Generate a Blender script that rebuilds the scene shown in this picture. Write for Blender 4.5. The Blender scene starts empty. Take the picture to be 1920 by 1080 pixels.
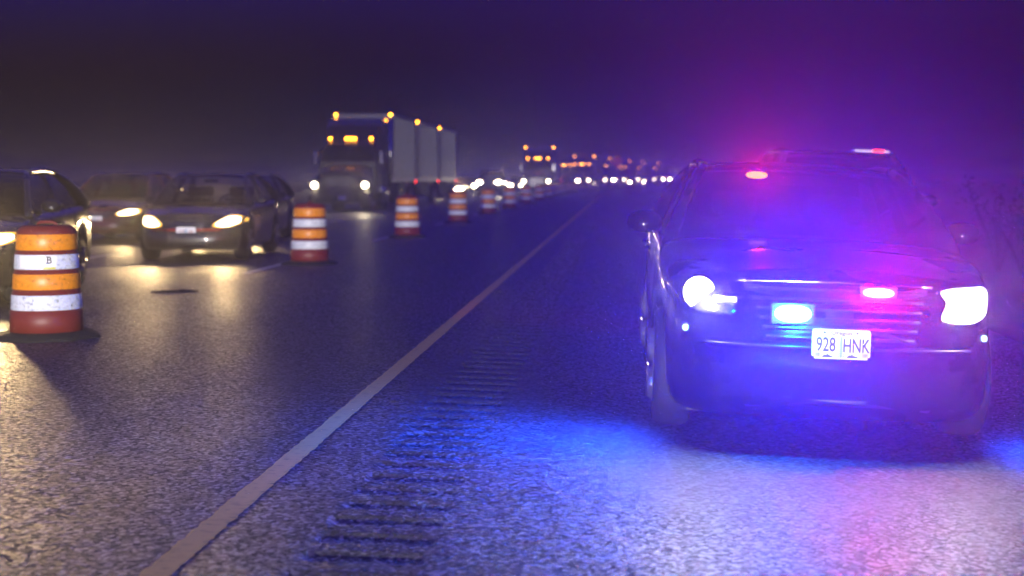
import bpy, bmesh, math, random
from mathutils import Vector, Matrix
from mathutils.bvhtree import BVHTree

R = math.radians
rnd = random.Random(7)
sc = bpy.context.scene
COL = sc.collection

# ------------------------------------------------------------------ camera
cam_d = bpy.data.cameras.new('camera')
cam = bpy.data.objects.new('camera', cam_d)
COL.objects.link(cam)
cam.location = (0, 0, 1.36)
cam.rotation_euler = (R(90), 0, 0)
cam_d.sensor_width = 36
cam_d.lens = 54
cam_d.shift_x = -205 / 1920
cam_d.shift_y = -207 / 1920
cam_d.clip_end = 4000
cam_d.dof.use_dof = True
cam_d.dof.focus_distance = 8.4
cam_d.dof.aperture_fstop = 1.9
cam_d.dof.aperture_blades = 0
sc.camera = cam

# ------------------------------------------------------------------ night sky
world = bpy.data.worlds.new('World')
sc.world = world
world.use_nodes = True
nt = world.node_tree
bg = nt.nodes['Background']
sky = nt.nodes.new('ShaderNodeTexSky')
sky.sky_type = 'NISHITA'
sky.sun_disc = False
sky.sun_elevation = R(-2)
sky.sun_rotation = R(200)
tint = nt.nodes.new('ShaderNodeMix')
tint.data_type = 'RGBA'
tint.blend_type = 'MULTIPLY'
tint.inputs['Factor'].default_value = 1
tint.inputs['B'].default_value = (0.65, 0.5, 18.0, 1)
nt.links.new(sky.outputs[0], tint.inputs['A'])
nt.links.new(tint.outputs['Result'], bg.inputs[0])
bg.inputs[1].default_value = 0.10

sc.view_settings.view_transform = 'Standard'
sc.view_settings.look = 'None'
sc.view_settings.exposure = 0
sc.view_settings.gamma = 1
sc.view_settings.use_curve_mapping = False
cy = sc.cycles
cy.max_bounces = 5
cy.diffuse_bounces = 1
cy.glossy_bounces = 2
cy.transmission_bounces = 4
cy.transparent_max_bounces = 12
cy.volume_bounces = 0
cy.sample_clamp_indirect = 0.12
cy.sample_clamp_direct = 300.0
cy.caustics_reflective = False
cy.caustics_refractive = False
cy.use_adaptive_sampling = False
cy.use_denoising = True
cy.denoiser = 'OPENIMAGEDENOISE'
cy.denoising_input_passes = 'RGB_ALBEDO'
cy.denoising_prefilter = 'ACCURATE'

# the one lamp outside the frame: the headlamps of the vehicle waiting behind the photographer,
# which is what makes the drum bands and plates glow
BACK_POWER = 122000
BEAM = {'near': 235.0, 'far': 160.0, 'truck': 200.0, 'patrol': 66.0, 'patrol_main': 36.0}
STROBE = {'red': 840.0, 'blue': 6000.0, 'corner': 760.0, 'visor': 2500.0, 'rear': 110.0}

bl_d = bpy.data.lights.new('waiting_vehicle_headlamps', 'SPOT')
bl_d.energy = BACK_POWER
bl_d.color = (1.0, 0.93, 0.88)
bl_d.spot_size = R(26)
bl_d.spot_blend = 1.0
bl_d.shadow_soft_size = 0.12
bl = bpy.data.objects.new('waiting_vehicle_headlamps', bl_d)
COL.objects.link(bl)
bl.location = (-1.2, -30, 2.4)
bl.rotation_euler = (R(88.5), 0, R(3.2))


# ------------------------------------------------------------------ helpers
class MB:
    def __init__(s):
        s.v = []; s.f = []; s.sm = []

    def add(s, verts, faces, smooth=False):
        o = len(s.v)
        s.v += [tuple(p) for p in verts]
        for f in faces:
            s.f.append(tuple(i + o for i in f)); s.sm.append(smooth)
        return s

    def box(s, x0, x1, y0, y1, z0, z1, b=0.0):
        if b <= 0:
            v = [(x0, y0, z0), (x1, y0, z0), (x1, y1, z0), (x0, y1, z0), (x0, y0, z1), (x1, y0, z1), (x1, y1, z1), (x0, y1, z1)]
            return s.add(v, [(3, 2, 1, 0), (4, 5, 6, 7), (0, 1, 5, 4), (1, 2, 6, 5), (2, 3, 7, 6), (3, 0, 4, 7)])
        bm = bmesh.new()
        bmesh.ops.create_cube(bm, size=1)
        bmesh.ops.scale(bm, vec=(x1 - x0, y1 - y0, z1 - z0), verts=bm.verts)
        bmesh.ops.translate(bm, vec=((x0 + x1) / 2, (y0 + y1) / 2, (z0 + z1) / 2), verts=bm.verts)
        bmesh.ops.bevel(bm, geom=bm.edges[:], offset=b, segments=2, affect='EDGES', profile=0.5)
        bm.verts.index_update()
        s.add([v.co[:] for v in bm.verts], [[v.index for v in f.verts] for f in bm.faces])
        bm.free()
        return s

    def grid(s, rows, smooth=True, closed=False, flip=False):
        n = len(rows[0]); o = len(s.v)
        for r in rows:
            s.v += [tuple(p) for p in r]
        for i in range(len(rows) - 1):
            for j in range(n if closed else n - 1):
                a, b = o + i * n + j, o + i * n + (j + 1) % n
                c, d = b + n, a + n
                s.f.append((a, d, c, b) if flip else (a, b, c, d)); s.sm.append(smooth)
        return s

    def lathe(s, prof, seg=24, axis='z', c=(0, 0, 0), smooth=True, caps=True):
        rows = []
        for r, h in prof:
            row = []
            for k in range(seg):
                a = 2 * math.pi * k / seg
                p = (r * math.cos(a), r * math.sin(a), h)
                if axis == 'x': p = (h, p[0], p[1])
                if axis == 'y': p = (p[1], h, p[0])
                row.append((p[0] + c[0], p[1] + c[1], p[2] + c[2]))
            rows.append(row)
        o = len(s.v)
        s.grid(rows, smooth, True)
        if caps:
            n = len(rows)
            s.f.append(tuple(o + k for k in reversed(range(seg)))); s.sm.append(False)
            s.f.append(tuple(o + (n - 1) * seg + k for k in range(seg))); s.sm.append(False)
        return s

    def tube(s, pts, rad, seg=8, flat=1.0):
        rows = []
        for i, p in enumerate(pts):
            p = Vector(p)
            d = Vector(pts[min(i + 1, len(pts) - 1)]) - Vector(pts[max(i - 1, 0)])
            d.normalize()
            u = d.cross(Vector((0, 0, 1)))
            if u.length < 1e-3: u = d.cross(Vector((1, 0, 0)))
            u.normalize(); w = d.cross(u)
            r = rad[i] if isinstance(rad, (list, tuple)) else rad
            rows.append([p + u * (r * math.cos(2 * math.pi * k / seg)) + w * (r * flat * math.sin(2 * math.pi * k / seg)) for k in range(seg)])
        o = len(s.v)
        s.grid(rows, True, True)
        n = len(rows)
        s.f.append(tuple(o + k for k in reversed(range(seg)))); s.sm.append(False)
        s.f.append(tuple(o + (n - 1) * seg + k for k in range(seg))); s.sm.append(False)
        return s

    def build(s, name, mat, parent=None, loc=None, fix=False):
        me = bpy.data.meshes.new(name)
        me.from_pydata(s.v, [], s.f)
        me.polygons.foreach_set('use_smooth', s.sm)
        if fix:
            bm = bmesh.new(); bm.from_mesh(me)
            bmesh.ops.remove_doubles(bm, verts=bm.verts, dist=1e-5)
            bmesh.ops.recalc_face_normals(bm, faces=bm.faces)
            bm.to_mesh(me); bm.free()
        me.update()
        me.materials.append(mat)
        o = bpy.data.objects.new(name, me)
        COL.objects.link(o)
        if parent is not None: o.parent = parent
        if loc is not None: o.location = loc
        return o


def empty(name, loc, rz=0.0, ry=0.0):
    o = bpy.data.objects.new(name, None)
    o.empty_display_size = 0.2
    COL.objects.link(o)
    o.location = loc
    o.rotation_euler = (0, ry, rz)
    return o


def tag(o, label=None, cat=None, group=None, kind=None):
    if label: o['label'] = label
    if cat: o['category'] = cat
    if group: o['group'] = group
    if kind: o['kind'] = kind
    return o


def kids(o):
    return [c for c in bpy.data.objects if c.parent == o]


def tree_of(o):
    return (o, [tree_of(c) for c in kids(o)])


def copy_tree(t, parent=None, lights=True):
    o, ch = t
    if o.type == 'LIGHT' and not lights: return None
    c = o.copy()
    COL.objects.link(c)
    c.parent = parent
    for k in ch: copy_tree(k, c, lights)
    return c


def spot(name, parent, loc, energy, color, size, blend, soft, rot):
    d = bpy.data.lights.new(name, 'SPOT')
    d.energy = energy; d.color = color; d.spot_size = R(size); d.spot_blend = blend; d.shadow_soft_size = soft
    o = bpy.data.objects.new(name, d)
    COL.objects.link(o)
    o.parent = parent
    o.location = loc
    o.rotation_euler = rot
    return o


def text_mesh(body, size, name, mat, parent, loc, sx=1.0, sz=1.0, bold=0.0):
    cu = bpy.data.curves.new(name, 'FONT')
    cu.body = body; cu.size = size; cu.align_x = 'CENTER'; cu.extrude = 0.0006; cu.offset = bold
    cu.resolution_u = 4
    t = bpy.data.objects.new('lettering_source', cu)
    COL.objects.link(t)
    dg = bpy.context.evaluated_depsgraph_get()
    me = bpy.data.meshes.new_from_object(t.evaluated_get(dg))
    bpy.data.objects.remove(t)
    # stand the letters up, facing -y
    me.transform(Matrix(((sx, 0, 0, 0), (0, 0, -1, 0), (0, sz, 0, 0), (0, 0, 0, 1))))
    me.materials.clear(); me.materials.append(mat)
    o = bpy.data.objects.new(name, me)
    COL.objects.link(o); o.parent = parent; o.location = loc
    return o


# ------------------------------------------------------------------ materials
def mat_new(name):
    m = bpy.data.materials.new(name)
    m.use_nodes = True
    return m, m.node_tree, m.node_tree.nodes['Principled BSDF']


def simple(name, col, rough=0.5, metal=0.0, coat=0.0, noise=0.12, scale=9.0, spec=0.5, bump=0.0):
    m, t, p = mat_new(name)
    tc = t.nodes.new('ShaderNodeTexCoord')
    nz = t.nodes.new('ShaderNodeTexNoise')
    nz.inputs['Scale'].default_value = scale; nz.inputs['Detail'].default_value = 6
    t.links.new(tc.outputs['Object'], nz.inputs['Vector'])
    rp = t.nodes.new('ShaderNodeMapRange')
    rp.inputs['To Min'].default_value = 1 - noise * 2; rp.inputs['To Max'].default_value = 1 + noise * 2
    t.links.new(nz.outputs['Fac'], rp.inputs['Value'])
    mx = t.nodes.new('ShaderNodeVectorMath'); mx.operation = 'SCALE'
    mx.inputs[0].default_value = col[:3]
    t.links.new(rp.outputs[0], mx.inputs['Scale'])
    t.links.new(mx.outputs[0], p.inputs['Base Color'])
    rr = t.nodes.new('ShaderNodeMapRange')
    rr.inputs['To Min'].default_value = max(0.02, rough - 0.12); rr.inputs['To Max'].default_value = min(1, rough + 0.12)
    t.links.new(nz.outputs['Fac'], rr.inputs['Value'])
    t.links.new(rr.outputs[0], p.inputs['Roughness'])
    p.inputs['Metallic'].default_value = metal
    p.inputs['Coat Weight'].default_value = coat
    p.inputs['Coat Roughness'].default_value = 0.06
    p.inputs['Specular IOR Level'].default_value = spec
    if bump > 0:
        b = t.nodes.new('ShaderNodeBump'); b.inputs['Strength'].default_value = bump; b.inputs['Distance'].default_value = 0.01
        t.links.new(nz.outputs['Fac'], b.inputs['Height']); t.links.new(b.outputs[0], p.inputs['Normal'])
    return m


def emit(name, col, strength):
    m = bpy.data.materials.new(name)
    m.use_nodes = True
    t = m.node_tree
    t.nodes.clear()
    e = t.nodes.new('ShaderNodeEmission'); o = t.nodes.new('ShaderNodeOutputMaterial')
    e.inputs[0].default_value = (*col, 1); e.inputs[1].default_value = strength
    t.links.new(e.outputs[0], o.inputs[0])
    m.cycles.emission_sampling = 'NONE'
    return m


def asphalt(name, base, rough, bump, worn=0.0):
    m, t, p = mat_new(name)
    tc = t.nodes.new('ShaderNodeTexCoord')
    vo = t.nodes.new('ShaderNodeTexVoronoi'); vo.inputs['Scale'].default_value = 56; vo.inputs['Randomness'].default_value = 1
    n1 = t.nodes.new('ShaderNodeTexNoise'); n1.inputs['Scale'].default_value = 150; n1.inputs['Detail'].default_value = 3
    n2 = t.nodes.new('ShaderNodeTexNoise'); n2.inputs['Scale'].default_value = 0.5; n2.inputs['Detail'].default_value = 6
    for n in (vo, n1): t.links.new(tc.outputs['Object'], n.inputs['Vector'])
    mpp = t.nodes.new('ShaderNodeMapping'); mpp.inputs['Scale'].default_value = (2.6, .16, 1)
    t.links.new(tc.outputs['Object'], mpp.inputs[0]); t.links.new(mpp.outputs[0], n2.inputs['Vector'])
    # stone to stone colour
    cr = t.nodes.new('ShaderNodeValToRGB')
    cr.color_ramp.elements[0].color = (*[c * 0.25 for c in base], 1)
    cr.color_ramp.elements[1].color = (*[c * 1.9 for c in base], 1)
    e_ = cr.color_ramp.elements.new(.66); e_.color = (*[c * 1.4 for c in base], 1)
    cr.color_ramp.elements[2].position = .78; cr.color_ramp.elements[2].color = (*[c * 5.0 for c in base], 1)
    t.links.new(vo.outputs['Color'], cr.inputs[0])
    mr = t.nodes.new('ShaderNodeMapRange'); mr.inputs['To Min'].default_value = 0.45; mr.inputs['To Max'].default_value = 1.55
    t.links.new(n2.outputs['Fac'], mr.inputs['Value'])
    sc_ = t.nodes.new('ShaderNodeVectorMath'); sc_.operation = 'SCALE'
    t.links.new(cr.outputs[0], sc_.inputs[0]); t.links.new(mr.outputs[0], sc_.inputs['Scale'])
    t.links.new(sc_.outputs[0], p.inputs['Base Color'])
    rr = t.nodes.new('ShaderNodeMapRange'); rr.inputs['To Min'].default_value = rough - 0.13; rr.inputs['To Max'].default_value = rough + 0.13
    t.links.new(n2.outputs['Fac'], rr.inputs['Value']); t.links.new(rr.outputs[0], p.inputs['Roughness'])
    ad = t.nodes.new('ShaderNodeMath'); ad.operation = 'MULTIPLY_ADD'; ad.inputs[1].default_value = -1.0
    t.links.new(vo.outputs['Distance'], ad.inputs[0]); t.links.new(n1.outputs['Fac'], ad.inputs[2])
    b = t.nodes.new('ShaderNodeBump'); b.inputs['Strength'].default_value = bump; b.inputs['Distance'].default_value = 0.006
    t.links.new(ad.outputs[0], b.inputs['Height'])
    # every stone has its own broken face
    sb = t.nodes.new('ShaderNodeVectorMath'); sb.operation = 'SUBTRACT'; sb.inputs[1].default_value = (.5, .5, .5)
    t.links.new(vo.outputs['Color'], sb.inputs[0])
    ml = t.nodes.new('ShaderNodeVectorMath'); ml.operation = 'MULTIPLY'; ml.inputs[1].default_value = (1.0, 1.0, 0)
    t.links.new(sb.outputs[0], ml.inputs[0])
    an = t.nodes.new('ShaderNodeVectorMath'); an.operation = 'ADD'
    t.links.new(ml.outputs[0], an.inputs[0]); t.links.new(b.outputs[0], an.inputs[1])
    nn = t.nodes.new('ShaderNodeVectorMath'); nn.operation = 'NORMALIZE'
    t.links.new(an.outputs[0], nn.inputs[0]); t.links.new(nn.outputs[0], p.inputs['Normal'])
    p.inputs['Specular IOR Level'].default_value = 0.5
    return m


def line_paint(name, col):
    m, t, p = mat_new(name)
    tc = t.nodes.new('ShaderNodeTexCoord')
    mp = t.nodes.new('ShaderNodeMapping'); mp.inputs['Scale'].default_value = (14, 60, 1)
    n1 = t.nodes.new('ShaderNodeTexNoise'); n1.inputs['Scale'].default_value = 1; n1.inputs['Detail'].default_value = 6
    t.links.new(tc.outputs['Object'], mp.inputs[0]); t.links.new(mp.outputs[0], n1.inputs['Vector'])
    cr = t.nodes.new('ShaderNodeValToRGB')
    cr.color_ramp.elements[0].position = 0.30; cr.color_ramp.elements[0].color = (0.10, 0.085, 0.05, 1)
    cr.color_ramp.elements[1].position = 0.42; cr.color_ramp.elements[1].color = (*col, 1)
    t.links.new(n1.outputs['Fac'], cr.inputs[0]); t.links.new(cr.outputs[0], p.inputs['Base Color'])
    p.inputs['Roughness'].default_value = 0.75
    b = t.nodes.new('ShaderNodeBump'); b.inputs['Strength'].default_value = 0.15; b.inputs['Distance'].default_value = 0.004
    t.links.new(n1.outputs['Fac'], b.inputs['Height']); t.links.new(b.outputs[0], p.inputs['Normal'])
    return m


def band_sheet(name, col, blue_edge=False):
    """prismatic reflective sheeting: seams between the cells, scuffs"""
    m, t, p = mat_new(name)
    tc = t.nodes.new('ShaderNodeTexCoord')
    sp = t.nodes.new('ShaderNodeSeparateXYZ'); t.links.new(tc.outputs['Object'], sp.inputs[0])
    at = t.nodes.new('ShaderNodeMath'); at.operation = 'ARCTAN2'
    t.links.new(sp.outputs['X'], at.inputs[0]); t.links.new(sp.outputs['Y'], at.inputs[1])
    cb = t.nodes.new('ShaderNodeCombineXYZ'); t.links.new(at.outputs[0], cb.inputs[0]); t.links.new(sp.outputs['Z'], cb.inputs[1])
    mp = t.nodes.new('ShaderNodeMapping'); mp.inputs['Scale'].default_value = (1, 3.2, 1)
    t.links.new(cb.outputs[0], mp.inputs[0])
    br = t.nodes.new('ShaderNodeTexBrick')
    br.inputs['Scale'].default_value = 12; br.inputs['Mortar Size'].default_value = 0.012; br.inputs['Mortar Smooth'].default_value = 0.3
    br.inputs['Color1'].default_value = (1, 1, 1, 1); br.inputs['Color2'].default_value = (0.9, 0.9, 0.9, 1); br.inputs['Mortar'].default_value = (0.35, 0.35, 0.4, 1)
    t.links.new(mp.outputs[0], br.inputs['Vector'])
    nz = t.nodes.new('ShaderNodeTexNoise'); nz.inputs['Scale'].default_value = 38; nz.inputs['Detail'].default_value = 8; nz.inputs['Roughness'].default_value = 0.7
    t.links.new(tc.outputs['Object'], nz.inputs['Vector'])
    cr = t.nodes.new('ShaderNodeValToRGB')
    cr.color_ramp.elements[0].position = 0.34; cr.color_ramp.elements[0].color = (0.25, 0.25, 0.25, 1)
    cr.color_ramp.elements[1].position = 0.47; cr.color_ramp.elements[1].color = (1, 1, 1, 1)
    t.links.new(nz.outputs['Fac'], cr.inputs[0])
    m1 = t.nodes.new('ShaderNodeMix'); m1.data_type = 'RGBA'; m1.blend_type = 'MULTIPLY'; m1.inputs['Factor'].default_value = 1
    t.links.new(br.outputs['Color'], m1.inputs['A']); t.links.new(cr.outputs[0], m1.inputs['B'])
    m2 = t.nodes.new('ShaderNodeMix'); m2.data_type = 'RGBA'; m2.blend_type = 'MULTIPLY'; m2.inputs['Factor'].default_value = 1
    t.links.new(m1.outputs['Result'], m2.inputs['A']); m2.inputs['B'].default_value = (*col, 1)
    t.links.new(m2.outputs['Result'], p.inputs['Base Color'])
    p.inputs['Roughness'].default_value = 0.4
    return m


def glass_mat(name, tintc):
    m = bpy.data.materials.new(name); m.use_nodes = True
    t = m.node_tree; t.nodes.clear()
    o = t.nodes.new('ShaderNodeOutputMaterial')
    tr = t.nodes.new('ShaderNodeBsdfTransparent'); tr.inputs[0].default_value = (*tintc, 1)
    gl = t.nodes.new('ShaderNodeBsdfGlossy'); gl.inputs['Roughness'].default_value = 0.03
    fr = t.nodes.new('ShaderNodeFresnel'); fr.inputs[0].default_value = 1.5
    mx = t.nodes.new('ShaderNodeMixShader')
    t.links.new(fr.outputs[0], mx.inputs[0]); t.links.new(tr.outputs[0], mx.inputs[1]); t.links.new(gl.outputs[0], mx.inputs[2])
    t.links.new(mx.outputs[0], o.inputs[0])
    return m


M = {
    'road': asphalt('asphalt_lanes', (0.050, 0.048, 0.047), 0.47, 0.9),
    'shoulder': asphalt('asphalt_shoulder', (0.046, 0.045, 0.046), 0.36, 1.0),
    'yellow': line_paint('worn_yellow_line_paint', (0.70, 0.49, 0.14)),
    'white_line': line_paint('worn_white_line_paint', (0.70, 0.69, 0.64)),
    'grass': simple('verge_soil', (0.05, 0.055, 0.03), 0.95, noise=0.3, scale=3, bump=0.5),
    'black_paint': simple('black_car_paint', (0.006, 0.006, 0.008), 0.3, coat=0.8, noise=0.1, scale=2, spec=0.1),
    'dark_paint': simple('charcoal_car_paint', (0.020, 0.018, 0.018), 0.3, 0.2, coat=1.0, noise=0.1, scale=2),
    'red_paint': simple('dark_red_car_paint', (0.09, 0.012, 0.012), 0.3, 0.1, coat=1.0, noise=0.1, scale=2),
    'grey_paint': simple('grey_car_paint', (0.030, 0.027, 0.024), 0.32, 0.3, coat=1.0, noise=0.1, scale=2),
    'plastic': simple('black_plastic', (0.008, 0.008, 0.008), 0.5, noise=0.1),
    'matte': simple('matte_bumper_plastic', (0.008, 0.008, 0.009), 0.8, noise=0.15, spec=0.15),
    'rubber': simple('tyre_rubber', (0.010, 0.010, 0.010), 0.75, noise=0.2, scale=20),
    'alloy': simple('alloy_wheel', (0.25, 0.25, 0.26), 0.35, 0.8),
    'chrome': simple('chrome_trim', (0.6, 0.6, 0.62), 0.15, 1.0),
    'cloth': simple('seat_cloth', (0.035, 0.033, 0.032), 0.9, noise=0.15, scale=30),
    'lining': simple('pale_head_lining', (0.22, 0.21, 0.19), 0.9),
    'glass': glass_mat('car_glass', (0.72, 0.76, 0.74)),
    'tint': glass_mat('dark_car_glass', (0.22, 0.24, 0.25)),
    'plate': simple('plate_sheeting', (0.80, 0.80, 0.82), 0.45, noise=0.03, scale=40),
    'plate_blue': simple('plate_ink', (0.015, 0.015, 0.17), 0.5, noise=0.02),
    'plate_tree': simple('plate_tree_ink', (0.20, 0.36, 0.52), 0.5, noise=0.02),
    'plate_grey': simple('plate_sticker', (0.40, 0.40, 0.44), 0.5, noise=0.02),
    'plate_red': simple('plate_faded_red_ink', (0.30, 0.10, 0.12), 0.5, noise=0.02),
    'drum': simple('orange_drum_plastic', (0.16, 0.020, 0.014), 0.5, noise=0.12, scale=6, bump=0.05),
    'drum_rubber': simple('drum_base_rubber', (0.016, 0.015, 0.015), 0.85, noise=0.2, scale=15, bump=0.3),
    'band_white': band_sheet('white_reflective_sheeting', (0.80, 0.84, 0.90)),
    'band_orange': band_sheet('orange_reflective_sheeting', (0.95, 0.33, 0.015)),
    'sticker_white': simple('white_sticker', (0.86, 0.86, 0.90), 0.4, noise=0.02),
    'sticker_yellow': simple('yellow_sticker', (0.60, 0.58, 0.10), 0.4, noise=0.02),
    'ink': simple('black_ink', (0.01, 0.01, 0.01), 0.5, noise=0.02),
    'trailer': simple('white_trailer_panel', (0.20, 0.19, 0.185), 0.45, noise=0.15, scale=1.5),
    'trailer_rail': simple('trailer_aluminium', (0.45, 0.45, 0.46), 0.4, 0.7),
    'truck_paint': simple('dark_truck_paint', (0.014, 0.007, 0.007), 0.35, coat=0.6),
    'sign': simple('orange_sign_sheeting', (0.85, 0.12, 0.03), 0.5, noise=0.05),
    'post': simple('galvanised_post', (0.3, 0.3, 0.31), 0.5, 0.6),
    'red_lens': simple('red_lens', (0.30, 0.012, 0.012), 0.15, coat=1.0, noise=0.05),
    'amber_lens': simple('amber_lens', (0.5, 0.13, 0.01), 0.15, coat=1.0, noise=0.05),
    'leaf': simple('shrub_leaf', (0.055, 0.075, 0.030), 0.6, noise=0.3, scale=4),
    'twig': simple('shrub_twig', (0.06, 0.045, 0.03), 0.9, noise=0.3),
    'lens': simple('clear_lamp_lens', (0.10, 0.10, 0.12), 0.2, 0.6, coat=1.0, noise=0.1),
    'e_strip': emit('lamp_strip_glow', (1.0, 0.97, 0.95), 3.5),
    'e_warm': emit('halogen_headlamp_glow', (1.0, 0.80, 0.45), 12),
    'e_far': emit('far_headlamp_glow', (1.0, 0.78, 0.40), 110),
    'e_truck': emit('truck_headlamp_glow', (1.0, 0.84, 0.52), 25),
    'e_cool': emit('xenon_headlamp_glow', (0.88, 0.95, 1.0), 6),
    'e_bulb': emit('xenon_projector_glow', (1.0, 0.97, 0.92), 14),
    'e_amber': emit('amber_marker_glow', (1.0, 0.32, 0.01), 30),
    'e_amber_halo': emit('painted_amber_halo', (1.0, 0.50, 0.07), 2.2),
    'e_red': emit('red_strobe_glow', (1.0, 0.28, 0.02), 12),
    'e_redm': emit('red_marker_glow', (1.0, 0.02, 0.015), 8),
    'e_blue': emit('blue_strobe_glow', (0.30, 0.70, 1.0), 8),
}


def translucent_glass():
    m = glass_mat('translucent_rear_glass', (0.72, 0.76, 0.74))
    t = m.node_tree
    out = [n for n in t.nodes if n.type == 'OUTPUT_MATERIAL'][0]
    old = out.inputs[0].links[0].from_socket
    tl = t.nodes.new('ShaderNodeBsdfTranslucent'); tl.inputs[0].default_value = (.75, .78, .62, 1)  # translucency added so the headlights behind make the pane glow
    nz = t.nodes.new('ShaderNodeTexNoise'); nz.inputs['Scale'].default_value = 3
    mr = t.nodes.new('ShaderNodeMapRange'); mr.inputs['To Min'].default_value = .25; mr.inputs['To Max'].default_value = .5
    t.links.new(nz.outputs['Fac'], mr.inputs['Value'])
    mx = t.nodes.new('ShaderNodeMixShader')
    t.links.new(mr.outputs[0], mx.inputs[0]); t.links.new(old, mx.inputs[1]); t.links.new(tl.outputs[0], mx.inputs[2])
    t.links.new(mx.outputs[0], out.inputs[0])
    return m


M['translucent'] = translucent_glass()

# ------------------------------------------------------------------ the road
LANE_Z = 0.0
def bend(y):
    return 0.0 if y < 110 else 16.0 * ((y - 110) / 190.0) ** 2


def bend_angle(y):
    return 0.0 if y < 110 else math.atan(2 * 16.0 * (y - 110) / 190.0 ** 2)


def shoulder_z(x):
    return -0.04 * (x + 1.55)


YS = [-40, -20, -8, 0, 20, 40, 60, 80, 100, 110] + [110 + 8 * k for k in range(1, 40)]

g = MB()
xs = [-1500, -60, -17, -15.6, -15.3, 3.7, 3.9, 9, 15, 60, 1500]
zs = [-0.6, -0.5, -0.35, -0.12, -0.10, -0.34, -0.36, -0.62, -0.55, -0.5, -0.6]
g.grid([[(x, y, z) for x, z in zip(xs, zs)] for y in (-120, -30, 60, 200, 450, 1500)], flip=False)
ground = tag(g.build('ground', M['grass']), kind='structure')

m = MB()
m.grid([[(x + bend(y), y, LANE_Z if x > -13 else LANE_Z - 0.04 * (-13 - x)) for x in (-15.4, -13, -9, -5.3, -1.55)] for y in YS])
road = tag(m.build('road', M['road']), kind='structure')

# median shoulder with the milled rumble strip
m = MB()
m.grid([[(x + bend(y), y, shoulder_z(x)) for x in (-1.55, -1.19)] for y in YS], smooth=False)
m.grid([[(x + bend(y), y, shoulder_z(x)) for x in (-0.70, 0.6, 2.2, 3.8)] for y in YS], smooth=False)
m.grid([[(x + bend(y), y, shoulder_z(x)) for x in (-1.19, -0.70)] for y in YS if y <= 0], smooth=False)
m.grid([[(x + bend(y), y, shoulder_z(x)) for x in (-1.19, -0.70)] for y in [44] + [q for q in YS if q > 44]], smooth=False)
rows = []
PITCH, GW, GD = 0.293, 0.175, 0.016
ny = int(44 / 0.0245)
for j in range(ny + 1):
    y = 44 * j / ny
    q = ((y - 0.18) % PITCH) - PITCH / 2
    d = 0.0
    if abs(q) < GW / 2: d = GD * (1 - (q / (GW / 2)) ** 2)
    row = []
    for k, x in enumerate((-1.19, -1.180, -1.150, -1.05, -0.93, -0.82, -0.740, -0.710, -0.70)):
        inside = 2 <= k <= 6
        row.append((x, y, shoulder_z(x) - (d if inside else 0)))
    rows.append(row)
m.grid(rows, smooth=False)
shoulder = tag(m.build('shoulder', M['shoulder']), kind='structure')


def ragged_line(name, mat, x, w, y0, y1, zf, step, jit, parent):
    mm = MB(); rows = []
    n = max(2, int((y1 - y0) / step))
    r2 = random.Random(int(y0 * 10) + int(x * 100))
    for j in range(n + 1):
        y = y0 + (y1 - y0) * j / n
        a, b = x - w / 2 + r2.uniform(-jit, jit), x + w / 2 + r2.uniform(-jit, jit)
        rows.append([(a + bend(y), y, zf(a) + 0.0012), (b + bend(y), y, zf(b) + 0.0012)])
    mm.grid(rows, smooth=False)
    return mm.build(name, mat, parent)


flat = lambda x: 0.0
ragged_line('edge_line', M['yellow'], -1.595, 0.112, -2, 26, flat, 0.045, 0.007, road)
ragged_line('edge_line', M['yellow'], -1.595, 0.112, 26, 330, flat, 0.8, 0.008, road)
for k in range(-2, 20):
    y0 = 21.8 + 11.2 * k
    if y0 < 8: continue
    ragged_line('lane_dash', M['white_line'], -5.34, 0.11, y0, y0 + 3.0, flat, 0.1, 0.006, road)
    ragged_line('lane_dash', M['white_line'], -9.02, 0.11, y0 + 3, y0 + 6.0, flat, 0.1, 0.006, road)
ragged_line('edge_line', M['white_line'], -12.75, 0.15, 8, 330, flat, 0.8, 0.008, road)


# ------------------------------------------------------------------ work-zone drums
def make_drum():
    root = empty('traffic_drum', (0, 0, 0))
    prof_r = lambda z: 0.292 - 0.062 * (z / 1.0)
    b = MB()
    # stepped barrel: each step a little narrower than the one below
    zs = [0.03, 0.235, 0.24, 0.39, 0.395, 0.56, 0.565, 0.725, 0.73, 0.90, 0.93, 0.955]
    rs = [0.300, 0.294, 0.285, 0.280, 0.272, 0.267, 0.259, 0.254, 0.247, 0.242, 0.225, 0.19]
    b.lathe(list(zip(rs, zs)), 40, smooth=True)
    b.build('barrel', M['drum'], root)
    for z0, z1, r, mt in ((0.245, 0.372, 0.2835, 'band_white'), (0.418, 0.548, 0.2715, 'band_orange'), (0.588, 0.712, 0.258, 'band_white'), (0.748, 0.882, 0.2455, 'band_orange')):
        bb = MB()
        bb.lathe([(r + 0.0015, z0), (r + 0.004, z0 + 0.004), (r, z1 - 0.004), (r - 0.003, z1)], 48, caps=False)
        bb.build('reflective_band', M[mt], root)
    h = MB()
    h.tube([(-0.08, 0, 0.945), (-0.08, 0, 0.965), (-0.05, 0, 0.982), (0.05, 0, 0.982), (0.08, 0, 0.965), (0.08, 0, 0.945)], 0.014, 8)
    h.build('handle', M['drum'], root)
    r_ = MB()
    pr = [(0.455, 0.0), (0.46, 0.014), (0.40, 0.042), (0.33, 0.058), (0.301, 0.060), (0.301, 0.0)]
    r_.lathe(pr, 8, smooth=False, caps=False)
    r_.build('base_ring', M['drum_rubber'], root)
    return root


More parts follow.
